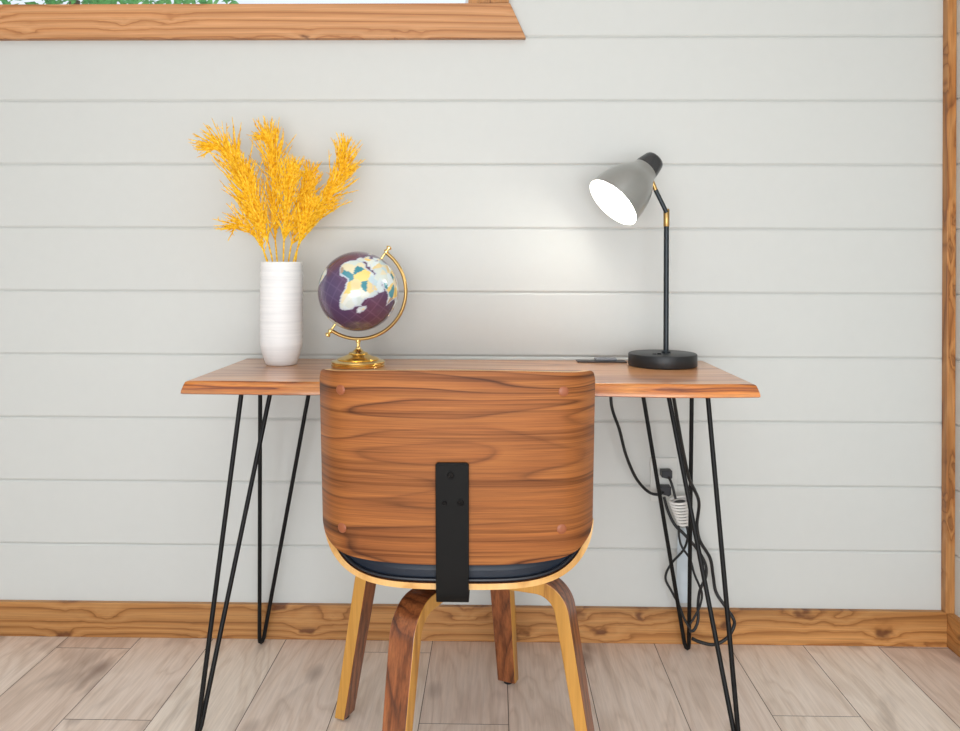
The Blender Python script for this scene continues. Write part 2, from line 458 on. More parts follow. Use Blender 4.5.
obj('foliage', mb, M['leaf'], t, smooth=0)

# ------------------------------------------------------------------ desk
DX0, DX1, DY0, DY1, DZ = -.656, .549, 1.684, 2.105, .753
desk = thing('hairpin_desk', 'live edge wooden desk on black hairpin legs against the white wall', 'desk', ((DX0 + DX1) / 2, (DY0 + DY1) / 2, 0))
random.seed(5)
def wav(x, s): return .0022 * sin(9 * x + s) + .0014 * sin(23 * x + 2 * s)
ring = []
N = 60
for i in range(N + 1):
    x = DX0 + (DX1 - DX0) * i / N; ring.append((x, DY0 + wav(x, 1), (0, -1)))
for i in range(1, 14): ring.append((DX1, DY0 + (DY1 - DY0) * i / 14, (1, 0)))
for i in range(N + 1):
    x = DX1 - (DX1 - DX0) * i / N; ring.append((x, DY1 + wav(x, 4) * .7, (0, 1)))
for i in range(1, 14): ring.append((DX0, DY1 - (DY1 - DY0) * i / 14, (-1, 0)))
lay = [(-.0045, 0), (-.0005, -.0018), (.003, -.010), (.006, -.019), (.0065, -.0245), (.003, -.0265)]
mb = MB(); n = len(ring); vs = []
for li, (o, z) in enumerate(lay):
    for i, (x, y, nn) in enumerate(ring):
        zz = z
        if li >= 3: zz += .0016 * sin(7 * x + 2) * (1 if nn[1] < 0 else 0)
        ox = o; 
        sxn = nn[0]; syn = nn[1]
        if i == 0 or i == N: sxn = -1 if i == 0 else 1
        if i == N + 14 or i == 2 * N + 14: sxn = 1 if i == N + 14 else -1
        vs.append((x + sxn * ox, y + syn * (ox if syn < 0 else min(ox, .001)), DZ + zz))
fs = []
for li in range(len(lay) - 1):
    for i in range(n):
        j = (i + 1) % n
        fs.append((li * n + i, (li + 1) * n + i, (li + 1) * n + j, li * n + j))
mb.add(vs, fs, 1)
mb.add(vs[:n], [tuple(range(n))], 0)
mb.add(vs[-n:], [tuple(reversed(range(n)))], 1)
obj('tabletop', mb, [M['desk_top'], M['desk_edge']], desk, smooth=50)

def hairpin(pA, pB, foot, YA, YB_, plate):
    """two rods from the plate to one tight U bend on the floor"""
    zt = DZ - .0285
    def top(pix, Y):
        # the rod runs through the pixel's ray at depth Y on its way to the foot; find its end at plate height
        P = at(pix[0], pix[1], Y)
        s = (zt - foot.z) / (P.z - foot.z)
        return foot + (P - foot) * s
    A, B = top(pA, YA), top(pB, YB_)
    R = .0052
    f = foot.copy()
    dA = (A - f).normalized(); dB = (B - f).normalized()
    side = (dA - dB).normalized() * .004
    path = [A, f + side + dA * .02, f + side * .8 + V((0, 0, .0075)), f + V((0, 0, .0055)), f - side * .8 + V((0, 0, .0075)), f - side + dB * .02, B]
    mb = MB().tube(path, R, 12)
    leg = obj('hairpin_leg', mb, M['black_metal'], desk, smooth=60)
    c = (A + B) / 2
    pm = MB().box(min(A.x, B.x) - .012, max(A.x, B.x) + .012, min(A.y, B.y) - .012, max(A.y, B.y) + .012, zt + .0005, DZ - .0266)
    obj('mounting_plate', pm, M['black_metal'], leg, smooth=0)
hairpin((241, 397), (269.4, 397), V((-.626, 1.686, 0)), 1.745, 1.84, 0)
hairpin((260.3, 397), (308, 397), V((-.612, 2.098, 0)), 1.98, 2.03, 0)
hairpin((643.8, 399), (691.6, 399), V((.505, 2.092, 0)), 2.03, 1.98, 0)
hairpin((669.2, 399), (708, 399), V((.513, 1.686, 0)), 1.84, 1.745, 0)

# ------------------------------------------------------------------ chair
CX, CY = -.069, 1.6625
chair = thing('wooden_chair', 'bentwood chair with walnut veneer back, navy cushion and splayed legs in front of the desk', 'chair', (CX, CY, 0))
PX = -.0664          # centre line of the back panel
def panel_pt(u, v, off=0.0, shrink=0.0):
    """u -1..1 across, v 0..1 up; off = distance towards the sitter"""
    W = .2465 - shrink
    au = abs(u)
    zt = .8235 - .0075 * au ** 2 - .017 * (1 - sqrt(max(0, 1 - max(0, (au - .945) / .055) ** 2))) - shrink * .2
    zb = .4805 + .052 * (1 - sqrt(max(0, 1 - au ** 4))) + shrink * .5
    z = zb + (zt - zb) * v
    th = u * 1.0
    x = PX + W * u - (u * .006 if False else 0)
    # plan curve: flat in the middle, wrapping forward at the sides
    y = 1.386 - (z - .4805) * .118 + .030 * au ** 2.2 + .050 * max(0, (au - .72) / .28) ** 2.6
    # offset along the plan normal
    h = 1e-3
    def yy(a): a = abs(a); return .030 * a ** 2.2 + .050 * max(0, (a - .72) / .28) ** 2.6
    dy = (yy(u + h) - yy(u - h)) / (2 * h) / W if au < .999 else (yy(1) - yy(1 - h)) / h / W * (1 if u > 0 else -1)
    nl = sqrt(1 + dy * dy)
    return V((x - off * dy / nl, y + off / nl, z))
us = [sin(pi / 2 * (i / 40)) * .35 + (i / 40) * .65 for i in range(-40, 41)]
def sheet(f, nu, nv): return [[f(u, j / nv) for u in nu] for j in range(nv + 1)]
T = .0115
def slab(rows_out, rows_in, m_out, m_in, m_rim, sp=None):
    """closed slab between two matching grids with its own rim faces"""
    mb = MB(); k, n = len(rows_out), len(rows_out[0])
    mb.grid(rows_out, m_out); mb.grid(rows_in, m_in, True)
    O = lambda i, j: rows_out[i][j]; I = lambda i, j: rows_in[i][j]
    b = [(0, j) for j in range(n)] + [(i, n - 1) for i in range(1, k)] + [(k - 1, j) for j in range(n - 2, -1, -1)] + [(i, 0) for i in range(k - 2, 0, -1)]
    vs = [O(*q) for q in b] + [I(*q) for q in b]; m = len(b)
    mb.add(vs, [(i, i + m, (i + 1) % m + m, (i + 1) % m) for i in range(m)], m_rim)
    return mb
mb = slab(sheet(lambda u, v: panel_pt(u, v), us, 28), sheet(lambda u, v: panel_pt(u, v, T), us, 28), 0, 0, 1)
backrest = obj('backrest', mb, [M['veneer'], M['ply_edge']], chair, smooth=50)
# four round screw caps
for (px, py) in ((340, 391), (564, 391.5), (342, 528.5), (562, 527.5)):
    P = at(px, py, 1.39)
    # march to the panel surface
    best = None
    for i in range(-95, 96):
        for j in range(2, 99, 2):
            q = panel_pt(i / 100, j / 100)
            r = ray(px, py); s = q.y / r.y
            d = (q.x - r.x * s) ** 2 + (q.z - CAMZ - r.z * s) ** 2
            if best is None or d < best[0]: best = (d, i / 100, j / 100)
    q0 = panel_pt(best[1], best[2]); q1 = panel_pt(best[1], best[2], -1.0)
    nrm = (q1 - q0).normalized()
    obj('screw_cap', MB().lathe([(.0088, -.001), (.0088, .0006), (.0078, .0014), (.004, .0018), (0, .0019)], q0, nrm, 24), M['cap'], backrest)
# back cushion
cu = [u * .955 for u in us]
def bc_in(u, v): return panel_pt(u, .04 + .955 * v, T + .001)
def bc_out(u, v):
    e = min(1, (1 - abs(u) / .955) / .12 + .0) ; e2 = min(1, v / .08) * min(1, (1 - v) / .06 + .25)
    return panel_pt(u, .04 + .955 * v, T + .004 + .026 * sqrt(max(.02, e)) * sqrt(max(.02, e2)))
mb = slab(sheet(bc_in, cu, 24), sheet(bc_out, cu, 24), 0, 0, 0)
obj('back_cushion', mb, M['navy'], chair, smooth=60)

# seat shell: U-shaped sheet
def shell_pt(th, v, off=0.0):
    """th -pi/2..pi/2 across, v 0 rear .. 1 front; off = inward distance"""
    s = sin(abs(th)); sg = 1 if th >= 0 else -1
    rise = .100 - .052 * v ** 1.2
    W = .2495 + .003 * sin(pi * v) - .03 * v ** 3
    x = sg * W * s ** .4; z = .4330 + rise * (1 - cos(th)) + .012 * (1 - v) ** 2 * 0
    # 2-D normal of the section, pointing inwards
    h = 1e-3; a = min(pi / 2 - 2 * h, max(.02, abs(th)))
    dx = W * ((sin(a + h)) ** .4 - (sin(a - h)) ** .4); dz = rise * (cos(a - h) - cos(a + h))
    L = sqrt(dx * dx + dz * dz); nx, nz = -dz / L * sg, dx / L
    if abs(th) < .02: nx, nz = 0, 1
    y0 = 1.398 + .078 * (abs(x) / W) ** 3
    y1 = 1.865 - .05 * (abs(x) / W) ** 3
    y = y0 + (y1 - y0) * v
    return V((-.0655 + x + nx * off, y, z + nz * off + (.012 * v if True else 0)))
ths = [sg * (pi / 2) * (i / 32) ** 1.7 for sg, i in [(-1, i) for i in range(32, 0, -1)] + [(1, i) for i in range(0, 33)]]
mb = slab(sheet(lambda a, v: shell_pt(a, v), ths, 16), sheet(lambda a, v: shell_pt(a, v, .0105), ths, 16), 0, 0, 1)
obj('seat_shell', mb, [M['walnut_leg'], M['ply_edge']], chair, smooth=50)
# seat cushion
def sc_lo(a, v): return shell_pt(a * .99, .012 + .96 * v, .0115)
def sc_hi(a, v):
    e = max(0, 1 - (abs(a) / (pi / 2)) ** 2.4); ev = sqrt(min(1, v / .045)) * sqrt(min(1, (1 - v) / .05)) if 0 < v < 1 else 0
    p = shell_pt(a * .99, .012 + .96 * v, .0115 + .006 + (.034 * e + .006) * (.35 + .65 * ev))
    return p
vs_ = [0, .004, .012, .025, .045] + [.1 + i * .1 for i in range(9)] + [.95, .98, 1]
lo = [[sc_lo(a, v) for a in ths] for v in vs_]; hi = [[sc_hi(a, v) for a in ths] for v in vs_]
for row in (hi[0],):
    pass
cush = obj('seat_cushion', slab(lo, hi, 0, 0, 0), M['navy'], chair, smooth=60)
pip = [shell_pt(a * .99, .004, .0165) for a in ths]
obj('piping', MB().tube(pip, .003, 8), M['navy_dark'], cush)

# steel bracket from the back down under the seat
bx0, bx1 = -.0995, -.0425
def by(z): return 1.386 - (z - .4805) * .118
prof = [(by(.661) - .001, .661), (by(.60) - .001, .60), (by(.5) - .001, .5), (by(.47) - .002, .47), (1.3895, .432), (1.392, .4215)]
th_ = .0055
vs = []; fs = []
path = prof + [(1.396, .4185), (1.42, .4185), (1.56, .4185)]
outer = [(y - (th_ if i < 6 else (.003 if i == 6 else 0)), z - (th_ if i > 5 else 0)) for i, (y, z) in enumerate(path)]
cham = [(bx0 + .005, bx1 - .005)]
for (yo, zo), (yi, zi), i in zip(outer, path, range(99)):
    vs += [(bx0, yo, zo), (bx1, yo, zo), (bx1, yi, zi), (bx0, yi, zi)]
for i in range(len(path) - 1):
    a = i * 4; b = a + 4
    fs += [(a, b, b + 1, a + 1), (a + 1, b + 1, b + 2, a + 2), (a + 2, b + 2, b + 3, a + 3), (a + 3, b + 3, b, a)]
fs += [(0, 1, 2, 3), tuple(reversed([len(vs) - 4 + q for q in range(4)]))]
mb = MB().add(vs, fs)
# chamfered head
zt, zc = .6645, .661
yt = by(.6645) - .001
mb.add([(bx0, outer[0][0], .661), (bx1, outer[0][0], .661), (bx1 - .0035, yt - th_, zt), (bx0 + .0035, yt - th_, zt),
        (bx0, path[0][0], .661), (bx1, path[0][0], .661), (bx1 - .0035, yt, zt), (bx0 + .0035, yt, zt)],
       [(0, 1, 2, 3), (7, 6, 5, 4), (1, 5, 6, 2), (2, 6, 7, 3), (3, 7, 4, 0)])
brk = obj('bracket', mb, M['bracket'], chair, smooth=30, bevel=.0012)
for (px, py, r) in ((450.5, 476, .0062), (444, 505, .0042), (460.5, 504.5, .0062)):
    P = at(px, py, 1.355); P.y = by(P.z) - th_ - .0008
    obj('bolt', MB().lathe([(r, -.001), (r, .0014), (r * .8, .0024), (r * .45, .0024), (r * .4, .0012), (0, .0012)], P, (0, -1, -.118), 6 if r > .005 else 16), M['bolt'], brk, smooth=20)

# swivel block between shell and leg straps
obj('swivel_block', MB().box(CX - .085, CX + .085, CY - .085, CY + .085, .381, .389).lathe([(.045, .389), (.045, .4125)], (CX, CY, 0)).box(CX - .075, CX + .075, CY - .11, CY + .1, .4125, .4182),
    M['black_metal'], chair, smooth=40)
# legs
def leg(dx, dy):
    d = V((dx, dy, 0)).normalized(); tg = V((-d.y, d.x, 0))
    rho = .056; r_at = lambda z: .280 - .174 * z
    z0 = .366; sl = atan2(1, .174)                     # leg line angle below horizontal
    turn = sl; tl = rho * math.tan(turn / 2); rc = r_at(z0) - tl
    pts = [(.03, z0, (0, 1)), (rc * .6, z0, (0, 1))]
    for i in range(0, 13):
        a = turn * i / 12
        pts.append((rc + rho * sin(a), z0 - rho + rho * cos(a), (sin(a), cos(a))))
    nn = (sin(turn), cos(turn))
    for z in (.25, .2, .15, .1, .05, .006): pts.append((r_at(z), z, nn))
    mb = MB(); secs = []
    for (r, z, nv) in pts:
        f = max(0, 1 - z / .3) if z < .3 else 0
        hw = .0262 - .0040 * f; ht = .0143 - .0022 * f
        c = V((CX, CY, 0)) + d * r + V((0, 0, z)); n3 = d * nv[0] + V((0, 0, nv[1]))
        secs.append([c + n3 * ht - tg * hw, c + n3 * ht + tg * hw, c - n3 * ht + tg * hw, c - n3 * ht - tg * hw])
    # flat foot
    ld = V((d.x * .174, d.y * .174, -1))
    for q in secs[-1]: q += ld * (q.z - .006)
    for a, b in zip(secs, secs[1:]):
        for i in range(4):
            j = (i + 1) % 4
            mb.add([a[i], a[j], b[j], b[i]], [(0, 1, 2, 3)], 0 if i in (0, 2) else 1)
    mb.add(secs[0], [(3, 2, 1, 0)], 1); mb.add(secs[-1], [(0, 1, 2, 3)], 1)
    # weld
    key = {}; nv_ = []; mp = []
    for p in mb.v:
        kk = (round(p.x, 6), round(p.y, 6), round(p.z, 6))
        if kk not in key: key[kk] = len(nv_); nv_.append(p)
        mp.append(key[kk])
    mb.v = nv_; mb.f = [[mp[i] for i in f] for f in mb.f]
    o = obj('leg', mb, [M['walnut_leg'], M['ply_gold']], chair, smooth=35, bevel=.0018)
    c = V((CX, CY, 0)) + d * r_at(.006)
    obj('foot_glide', MB().lathe([(.010, 0), (.011, .002), (.011, .0065)], c, n=20), M['rubber'], o)
fd = [(-.2450, .0970), (.1030, .2530), (.2590, -.0920), (-.1120, -.2500)]
for a, b in fd: leg(a, b)

# ------------------------------------------------------------------ vase
VX, VY = at(281.5, 320, 1.975).x, 1.975
vase = thing('ceramic_vase', 'tall white ribbed ceramic vase on the left end of the desk', 'vase', (VX, VY, DZ))
prof = [(.0, .0), (.034, 0), (.0372, .002), (.041, .012), (.0455, .026), (.0495, .040), (.0515, .052)]
for i in range(30):
    z = .056 + i * (.246 - .056) / 29
    prof.append((.0518 + .0005 * sin(i * 2.3) - (.0012 if i > 26 else 0), z))
prof += [(.0508, .253), (.0492, .2545), (.0470, .252), (.0465, .20), (.046, .06), (.03, .012), (0, .010)]
obj('body', MB().lathe(prof, (VX, VY, DZ + .0002), n=64), M['ceramic'], vase, smooth=50)

# ------------------------------------------------------------------ yellow dried grass stems
def bez(P, t):
    P = [V(p) for p in P]
    while len(P) > 1: P = [P[i].lerp(P[i + 1], t) for i in range(len(P) - 1)]
    return P[0]
def plume(label, ctrl, seed, start=.28, nf=120, flen=.055, spread=.8, droop=None, lopside=0):
    rs = random.Random(seed)
    base = V(ctrl[0])
    o = thing('dried_grass_stem', label, 'dried grass', base, 'yellow dried grass stems in the white vase')
    n = 22; path = [bez(ctrl, i / n) for i in range(n + 1)]
    obj('stem', MB().tube(path, [.0024 - .0014 * i / n for i in range(n + 1)], 6), M['yellow'], o, smooth=60)
    mb = MB()
    for q in range(nf):
        t = start + (1 - start) * ((q + rs.random()) / nf) ** .92
        p = bez(ctrl, t); tg = (bez(ctrl, min(1, t + .02)) - bez(ctrl, max(0, t - .02))).normalized()
        a = rs.uniform(0, 2 * pi); o1 = tg.orthogonal().normalized(); o2 = tg.cross(o1)
        side = o1 * cos(a) + o2 * sin(a); side.y *= .65
        env = (sin(pi * min(1, (t - start) / (1 - start) * .82 + .2)) ** .6)
        L = flen * (.55 + .65 * rs.random()) * (.5 + .6 * env)
        d = (tg * rs.uniform(.7, 1.25) + side * spread * rs.uniform(.35, 1)).normalized()
        if lopside: d = (d + V((lopside, 0, 0))).normalized()
        pts = [p]; cur = p.copy(); dd = d.copy(); bend = tg * rs.uniform(.1, .5) + V((rs.uniform(-.2, .2), 0, rs.uniform(-.15, .18)))
        for s in range(5):
            cur = cur + dd * L / 5; dd = (dd + bend * .35 + V((rs.uniform(-.12, .12), rs.uniform(-.1, .1), rs.uniform(-.12, .12)))).normalized()
            pts.append(cur.copy())
        for x in pts:
            if x.y > 2.125: x.y = 2.125
        mb.tube(pts, [.0012, .0013, .0014, .0013, .0011, .0006], 4, False)
        for w_ in range(3):                                  # short twigs give the fuzzy outline
            i = rs.randint(1, 4); tw = (dd * .7 + V((rs.uniform(-1, 1), rs.uniform(-1, 1), rs.uniform(-.6, 1))) * .7).normalized()
            e = pts[i] + tw * rs.uniform(.006, .014)
            if e.y > 2.125: e.y = 2.125
            mb.tube([pts[i], e], [.0011, .0006], 3, False)
    obj('plume', mb, M['yellow'], o, smooth=60)
def P2(px, py, Y): return at(px, py, Y)
b0 = [P2(x, 300, y) for x, y in ((277, 2.0), (279, 1.99), (281, 2.01), (283, 1.985), (285, 2.005), (287, 1.995), (292, 1.99), (275, 2.012))]
plume('tallest left yellow dried grass plume, its tip drooping to the far left', [b0[0], P2(268, 250, 2.0), P2(240, 205, 1.99), P2(243, 138, 1.97), P2(212, 148, 1.97)], 1, .24, 198, 0.094, .85)
plume('short yellow dried grass wisp drooping low on the left over the vase', [b0[7], P2(270, 245, 2.0), P2(252, 226, 1.98), P2(238, 222, 1.96), P2(236, 226, 1.95)], 2, .42, 39, 0.066, .8)
plume('centre yellow dried grass plume with the highest tip of all', [b0[2], P2(276, 240, 2.02), P2(265, 190, 2.03), P2(284, 146, 2.04), P2(265, 139, 2.04)], 3, .26, 184, 0.086, .8)
plume('upright yellow dried grass plume at front centre, directly above the vase', [b0[3], P2(283, 240, 1.97), P2(285, 205, 1.95), P2(288, 190, 1.94), P2(292, 170, 1.94)], 4, .28, 125, 0.070, 1.0)
plume('tall right yellow dried grass plume leaning to the upper right', [b0[5], P2(292, 240, 2.02), P2(310, 212, 2.02), P2(345, 192, 2.0), P2(345, 149, 2.0)], 5, .30, 184, 0.084, .85)
plume('short yellow dried grass tuft low on the right beside a bare stem', [b0[6], P2(296, 245, 1.98), P2(299, 230, 1.96), P2(309, 218, 1.95), P2(312, 203, 1.95)], 6, .40, 72, 0.055, 1.0)
plume('bushy yellow dried grass plume between the left and centre ones', [b0[1], P2(271, 240, 1.96), P2(262, 215, 1.94), P2(246, 195, 1.94), P2(244, 168, 1.94)], 7, .30, 132, 0.072, .9)
plume('bushy yellow dried grass plume between the centre and right ones', [b0[4], P2(288, 240, 2.03), P2(298, 215, 2.03), P2(306, 195, 2.03), P2(310, 172, 2.03)], 8, .28, 132, 0.067, .95)

# ------------------------------------------------------------------ globe
GC = at(358.4, 291.3, 1.95)
R = .0975
globe = thing('desk_globe', 'small purple globe on a brass stand beside the white vase', 'globe', (GC.x, GC.y, DZ))
TA = radians(35)
nax = V((sin(TA), 0, cos(TA))); cen = V((0, -1, 0)); eas = V((cos(TA), 0, -sin(TA)))
LT = radians(8)
nax, cen = nax * cos(LT) - cen * sin(LT), cen * cos(LT) + nax * sin(LT)
land = {
 'africa': [(-17, 15), (-17, 21), (-13, 28), (-6, 35), (3, 37), (11, 37), (11, 33), (20, 31), (25, 32), (32, 31), (35, 27), (37, 20), (43, 12), (51, 12), (47, 4), (41, -3), (39, -8), (41, -15), (35, -20), (35, -25), (31, -30), (26, -34), (19, -35), (15, -27), (12, -17), (13, -9), (9, -1), (9, 4), (4, 6), (-4, 5), (-9, 5), (-14, 10)],
 'madagascar': [(44, -17), (49, -12), (50, -16), (47, -25), (44, -24)],
 'europe': [(-9, 37), (-9, 43), (-1, 44), (-4, 48), (3, 51), (9, 54), (9, 57), (19, 55), (23, 59), (30, 60), (22, 61), (24, 65), (18, 62), (15, 56), (11, 59), (5, 60), (8, 64), (15, 69), (28, 71), (41, 67), (60, 69), (60, 45), (50, 42), (41, 41), (28, 41), (24, 37), (19, 41), (13, 45), (18, 40), (15, 38), (10, 44), (3, 43), (-1, 38), (-5, 36)],
 'asia': [(28, 41), (41, 41), (50, 42), (60, 45), (60, 69), (80, 73), (105, 77), (140, 73), (180, 69), (178, 63), (163, 60), (157, 52), (143, 59), (137, 54), (140, 47), (129, 41), (127, 35), (121, 40), (119, 35), (122, 30), (114, 22), (108, 19), (109, 12), (102, 12), (103, 2), (98, 9), (97, 17), (91, 22), (87, 21), (80, 14), (77, 8), (73, 17), (70, 22), (61, 25), (56, 27), (50, 30), (48, 29), (52, 24), (59, 22), (54, 16), (44, 13), (39, 21), (35, 28), (35, 33), (36, 36), (28, 37)],
 'australia': [(114, -22), (122, -17), (130, -12), (137, -12), (140, -17), (142, -11), (147, -19), (153, -27), (150, -37), (143, -39), (136, -34), (129, -32), (118, -35), (115, -32)],
 'samerica': [(-80, 0), (-77, 8), (-71, 12), (-60, 9), (-50, 0), (-35, -6), (-39, -17), (-48, -26), (-57, -37), (-65, -42), (-69, -52), (-74, -50), (-71, -30), (-70, -18), (-77, -12)],
 'namerica': [(-165, 62), (-155, 71), (-125, 70), (-95, 70), (-82, 67), (-92, 59), (-80, 52), (-77, 60), (-65, 58), (-56, 52), (-66, 45), (-75, 38), (-81, 31), (-81, 25), (-90, 29), (-97, 26), (-96, 18), (-88, 21), (-84, 10), (-95, 15), (-106, 22), (-115, 31), (-124, 40), (-126, 50), (-140, 59)],
 'greenland': [(-55, 60), (-45, 60), (-22, 70), (-20, 80), (-40, 83), (-65, 78), (-54, 70)],
 'iceland': [(-23, 64), (-14, 64), (-15, 66), (-22, 66)], 'uk': [(-5, 50), (1, 51), (-2, 56), (-5, 58), (-4, 54)],
 'indonesia': [(96, 5), (104, -2), (106, -6), (101, -3)], 'borneo': [(109, 1), (117, 6), (117, -3), (110, -3)],
 'antarctica': [(-180, -90), (-180, -76), (-60, -72), (0, -70), (100, -66), (180, -72), (180, -90)],
}
boxes = {n_: (min(p[0] for p in L), max(p[0] for p in L), min(p[1] for p in L), max(p[1] for p in L)) for n_, L in land.items()}
def inland(lo_, la):
    for n_, L in land.items():
        b = boxes[n_]
        if not (b[0] <= lo_ <= b[1] and b[2] <= la <= b[3]): continue
        ins = False; j = len(L) - 1
        for i in range(len(L)):
            xi, yi = L[i]; xj, yj = L[j]
            if (yi > la) != (yj > la) and lo_ < (xj - xi) * (la - yi) / (yj - yi) + xi: ins = not ins
            j = i
        if ins: return True
    return False
rs = random.Random(21)
seeds = [(rs.uniform(-180, 180), rs.uniform(-60, 80), rs.choice([(226, 230, 222), (214, 226, 228), (218, 230, 232), (230, 220, 186), (238, 204, 110), (244, 210, 120), (56, 136, 150), (190, 212, 218), (206, 218, 214), (176, 150, 126), (214, 222, 214), (232, 208, 150)])) for _ in range(420)]
NLA, NLO = 110, 220
vs = []; cols = []; fs = []
for i in range(NLA + 1):
    la = -90 + 180 * i / NLA
    for j in range(NLO):
        lo_ = -180 + 360 * j / NLO
        a, b = radians(la), radians(lo_ - 21)
        vs.append(GC + (nax * sin(a) + (cen * cos(b) + eas * sin(b)) * cos(a)) * R)
        if inland(lo_, la):
            bs = min(seeds, key=lambda s: (s[0] - lo_) ** 2 + (s[1] - la) ** 2)
            cols.append(lin(bs[2]))
        else:
            near = any(inland(lo_ + q, la + w_) for q, w_ in ((2, 0), (-2, 0), (0, 2), (0, -2))) if -60 < la < 75 else False
            m = .5 + .5 * sin(radians(lo_ * 2 + la * 3))
            oc = (78 + 20 * m, 60 + 4 * m, 98 - 8 * m)
            if near: oc = (196, 204, 216)
            if abs((lo_ + 180) % 15) < .9 or abs((la + 90) % 15) < .9: oc = tuple(min(255, x + 16) for x in oc)
            cols.append(lin(oc))
for i in range(NLA):
    for j in range(NLO):
        j2 = (j + 1) % NLO
        fs.append((i * NLO + j, i * NLO + j2, (i + 1) * NLO + j2, (i + 1) * NLO + j))
ball = obj('ball', MB().add(vs, fs), M['globe'], globe, smooth=80)
ca = ball.data.color_attributes.new('skin', 'FLOAT_COLOR', 'POINT')
for i, c in enumerate(cols): ca.data[i].color = c
# meridian arc: flat brass band
arc = []
a0, a1 = radians(55), radians(-126)
mb = MB(); K = 60
Ro, Ri, hy_ = .1205, .1118, .0058
for i in range(K + 1):
    a = a0 + (a1 - a0) * i / K; d = V((cos(a), 0, sin(a)))
    sec = []
    for q in range(17):
        w_ = 2 * pi * q / 16                      # flattened oval section
        sec.append(GC + d * ((Ro + Ri) / 2 + (Ro - Ri) / 2 * cos(w_)) + V((0, hy_ * sin(w_), 0)))
    arc.append(sec)
mb.grid(arc); mb.add(arc[0][:16], [tuple(range(16))]); mb.add(arc[-1][:16], [tuple(reversed(range(16)))])
obj('meridian_arc', mb, M['brass_soft'], globe, smooth=40)
for s in (1, -1):
    d = V((cos(radians(55)), 0, sin(radians(55)))) * s
    obj('axis_pin', MB().lathe([(.003, -.02), (.003, .003), (.0062, .003), (.0062, .007), (.0038, .009), (.0034, .0125), (.0068, .014), (.0068, .018), (.003, .0205), (0, .021)], GC + d * .114, d, 20), M['brass'], globe)
bz = GC.z - Ro
obj('stem', MB().lathe([(.0045, -.003), (.0065, -.001), (.0065, -.005), (.0045, -.007), (.0042, -.018), (.0065, -.0205), (.007, -.024)][::1], (GC.x, GC.y, bz + .003), n=24), M['brass'], globe)
zb = bz - .0195 - DZ
pr = [(0, zb), (.006, zb), (.011, zb - .003), (.014, zb - .007), (.022, zb - .009), (.0235, zb - .011), (.0225, zb - .0125), (.026, zb - .014), (.034, zb - .018), (.046, zb - .0215), (.0505, zb - .024), (.0495, zb - .026), (.054, zb - .027), (.060, zb - .0285), (.0645, zb - .0295),
      (.0655, zb - .031), (.0645, .009), (.0625, .0075), (.0655, .0055), (.064, .0005), (0, .0005)]
pr = [(r, max(h, .0005)) for r, h in pr]
obj('base', MB().lathe(list(reversed(pr)), (GC.x, GC.y, DZ), n=64), M['brass'], globe, smooth=30)

# ------------------------------------------------------------------ lamp
LP = at(662.5, 365.5, 1.995)
LX, LY = LP.x, 1.995
lamp = thing('desk_lamp', 'lit desk lamp with grey bell shade and round black base', 'lamp', (LX, LY, DZ))
bs = obj('base', MB().lathe([(0, .0004), (.082, .0004), (.0833, .0015), (.084, .003), (.084, .028), (.083, .0308), (.0805, .0318), (0, .0322)], (LX, LY, DZ), n=72), M['lamp_black'], lamp, smooth=40)
sp = at(655.5, 353, LY - .03)
obj('switch', MB().box(sp.x - .008, sp.x + .001, LY - .036, LY - .028, DZ + .0318, DZ + .034).box(sp.x + .003, sp.x + .012, LY - .038, LY - .028, DZ + .0318, DZ + .0355), M['bolt'], bs, smooth=0, bevel=.0005)
pt = at(666.4, 226.5, LY); 
PXX = pt.x
obj('pole', MB().tube([(PXX, LY, DZ + .032), (PXX, LY, pt.z)], .0066, 20).lathe([(.011, .0318), (.011, .036), (.0068, .038)], (PXX, LY, DZ), n=24), M['lamp_pole'], lamp)
pj = at(666.4, 208.8, LY)
obj('brass_collar', MB().lathe([(.0068, 0), (.0074, .001), (.0074, pj.z - pt.z - .002), (.006, pj.z - pt.z)], (PXX, LY, pt.z), n=24), M['brass_soft'], lamp)
a = at(665.8, 211, LY - .004); b = at(655.6, 190, LY - .004); c2 = at(653.6, 185, LY - .004)
obj('arm', MB().tube([a - (b - a).normalized() * .004, b], .0055, 16), M['lamp_pole'], lamp)
obj('arm_joint', MB().tube([b, c2 + (c2 - b) * .8], .0052, 16), M['brass_soft'], lamp)
# shade
A = at(653.2, 161.4, LY + .012)
ax = V((-.665, -.27, -.665)).normalized()
sh = [(.0, -.0105), (.018, -.0095), (.0245, -.0065), (.0272, -.001), (.0295, .010), (.0318, .022), (.0328, .032)]
sh2 = [(.0328, .032), (.0345, .040), (.0385, .049), (.0455, .059), (.0525, .070), (.0590, .083), (.0640, .098), (.0680, .116), (.0710, .136), (.0735, .157)]
shade = obj('lamp_shade', MB().lathe(sh2 + [(.0727, .1573), (.0714, .156)] + [(r - .0018, h) for r, h in reversed(sh2[:-1])], A, ax, 64, cap=False), [M['shade'], M['shade_in']], lamp, smooth=60)
for p in shade.data.polygons:
    # inner lining faces look back at the axis
    ctr = p.center + lamp.location - A; rad_ = ctr - ax * ctr.dot(ax)
    if p.normal.dot(rad_) < 0: p.material_index = 1
shade.data.update()
ins = MB().lathe(sh2[:1] + [(0.001, .045)], A, ax, 48, cap=False)
obj('socket_cap', MB().lathe(sh, A, ax, 48, cap=False), M['shade_cap'], shade, smooth=60)
obj('bulb', MB().lathe([(.013, .05), (.014, .07), (.022, .09), (.028, .108), (.029, .122), (.024, .138), (.014, .146), (0, .148)], A, ax, 32), M['bulb'], lamp, smooth=60)

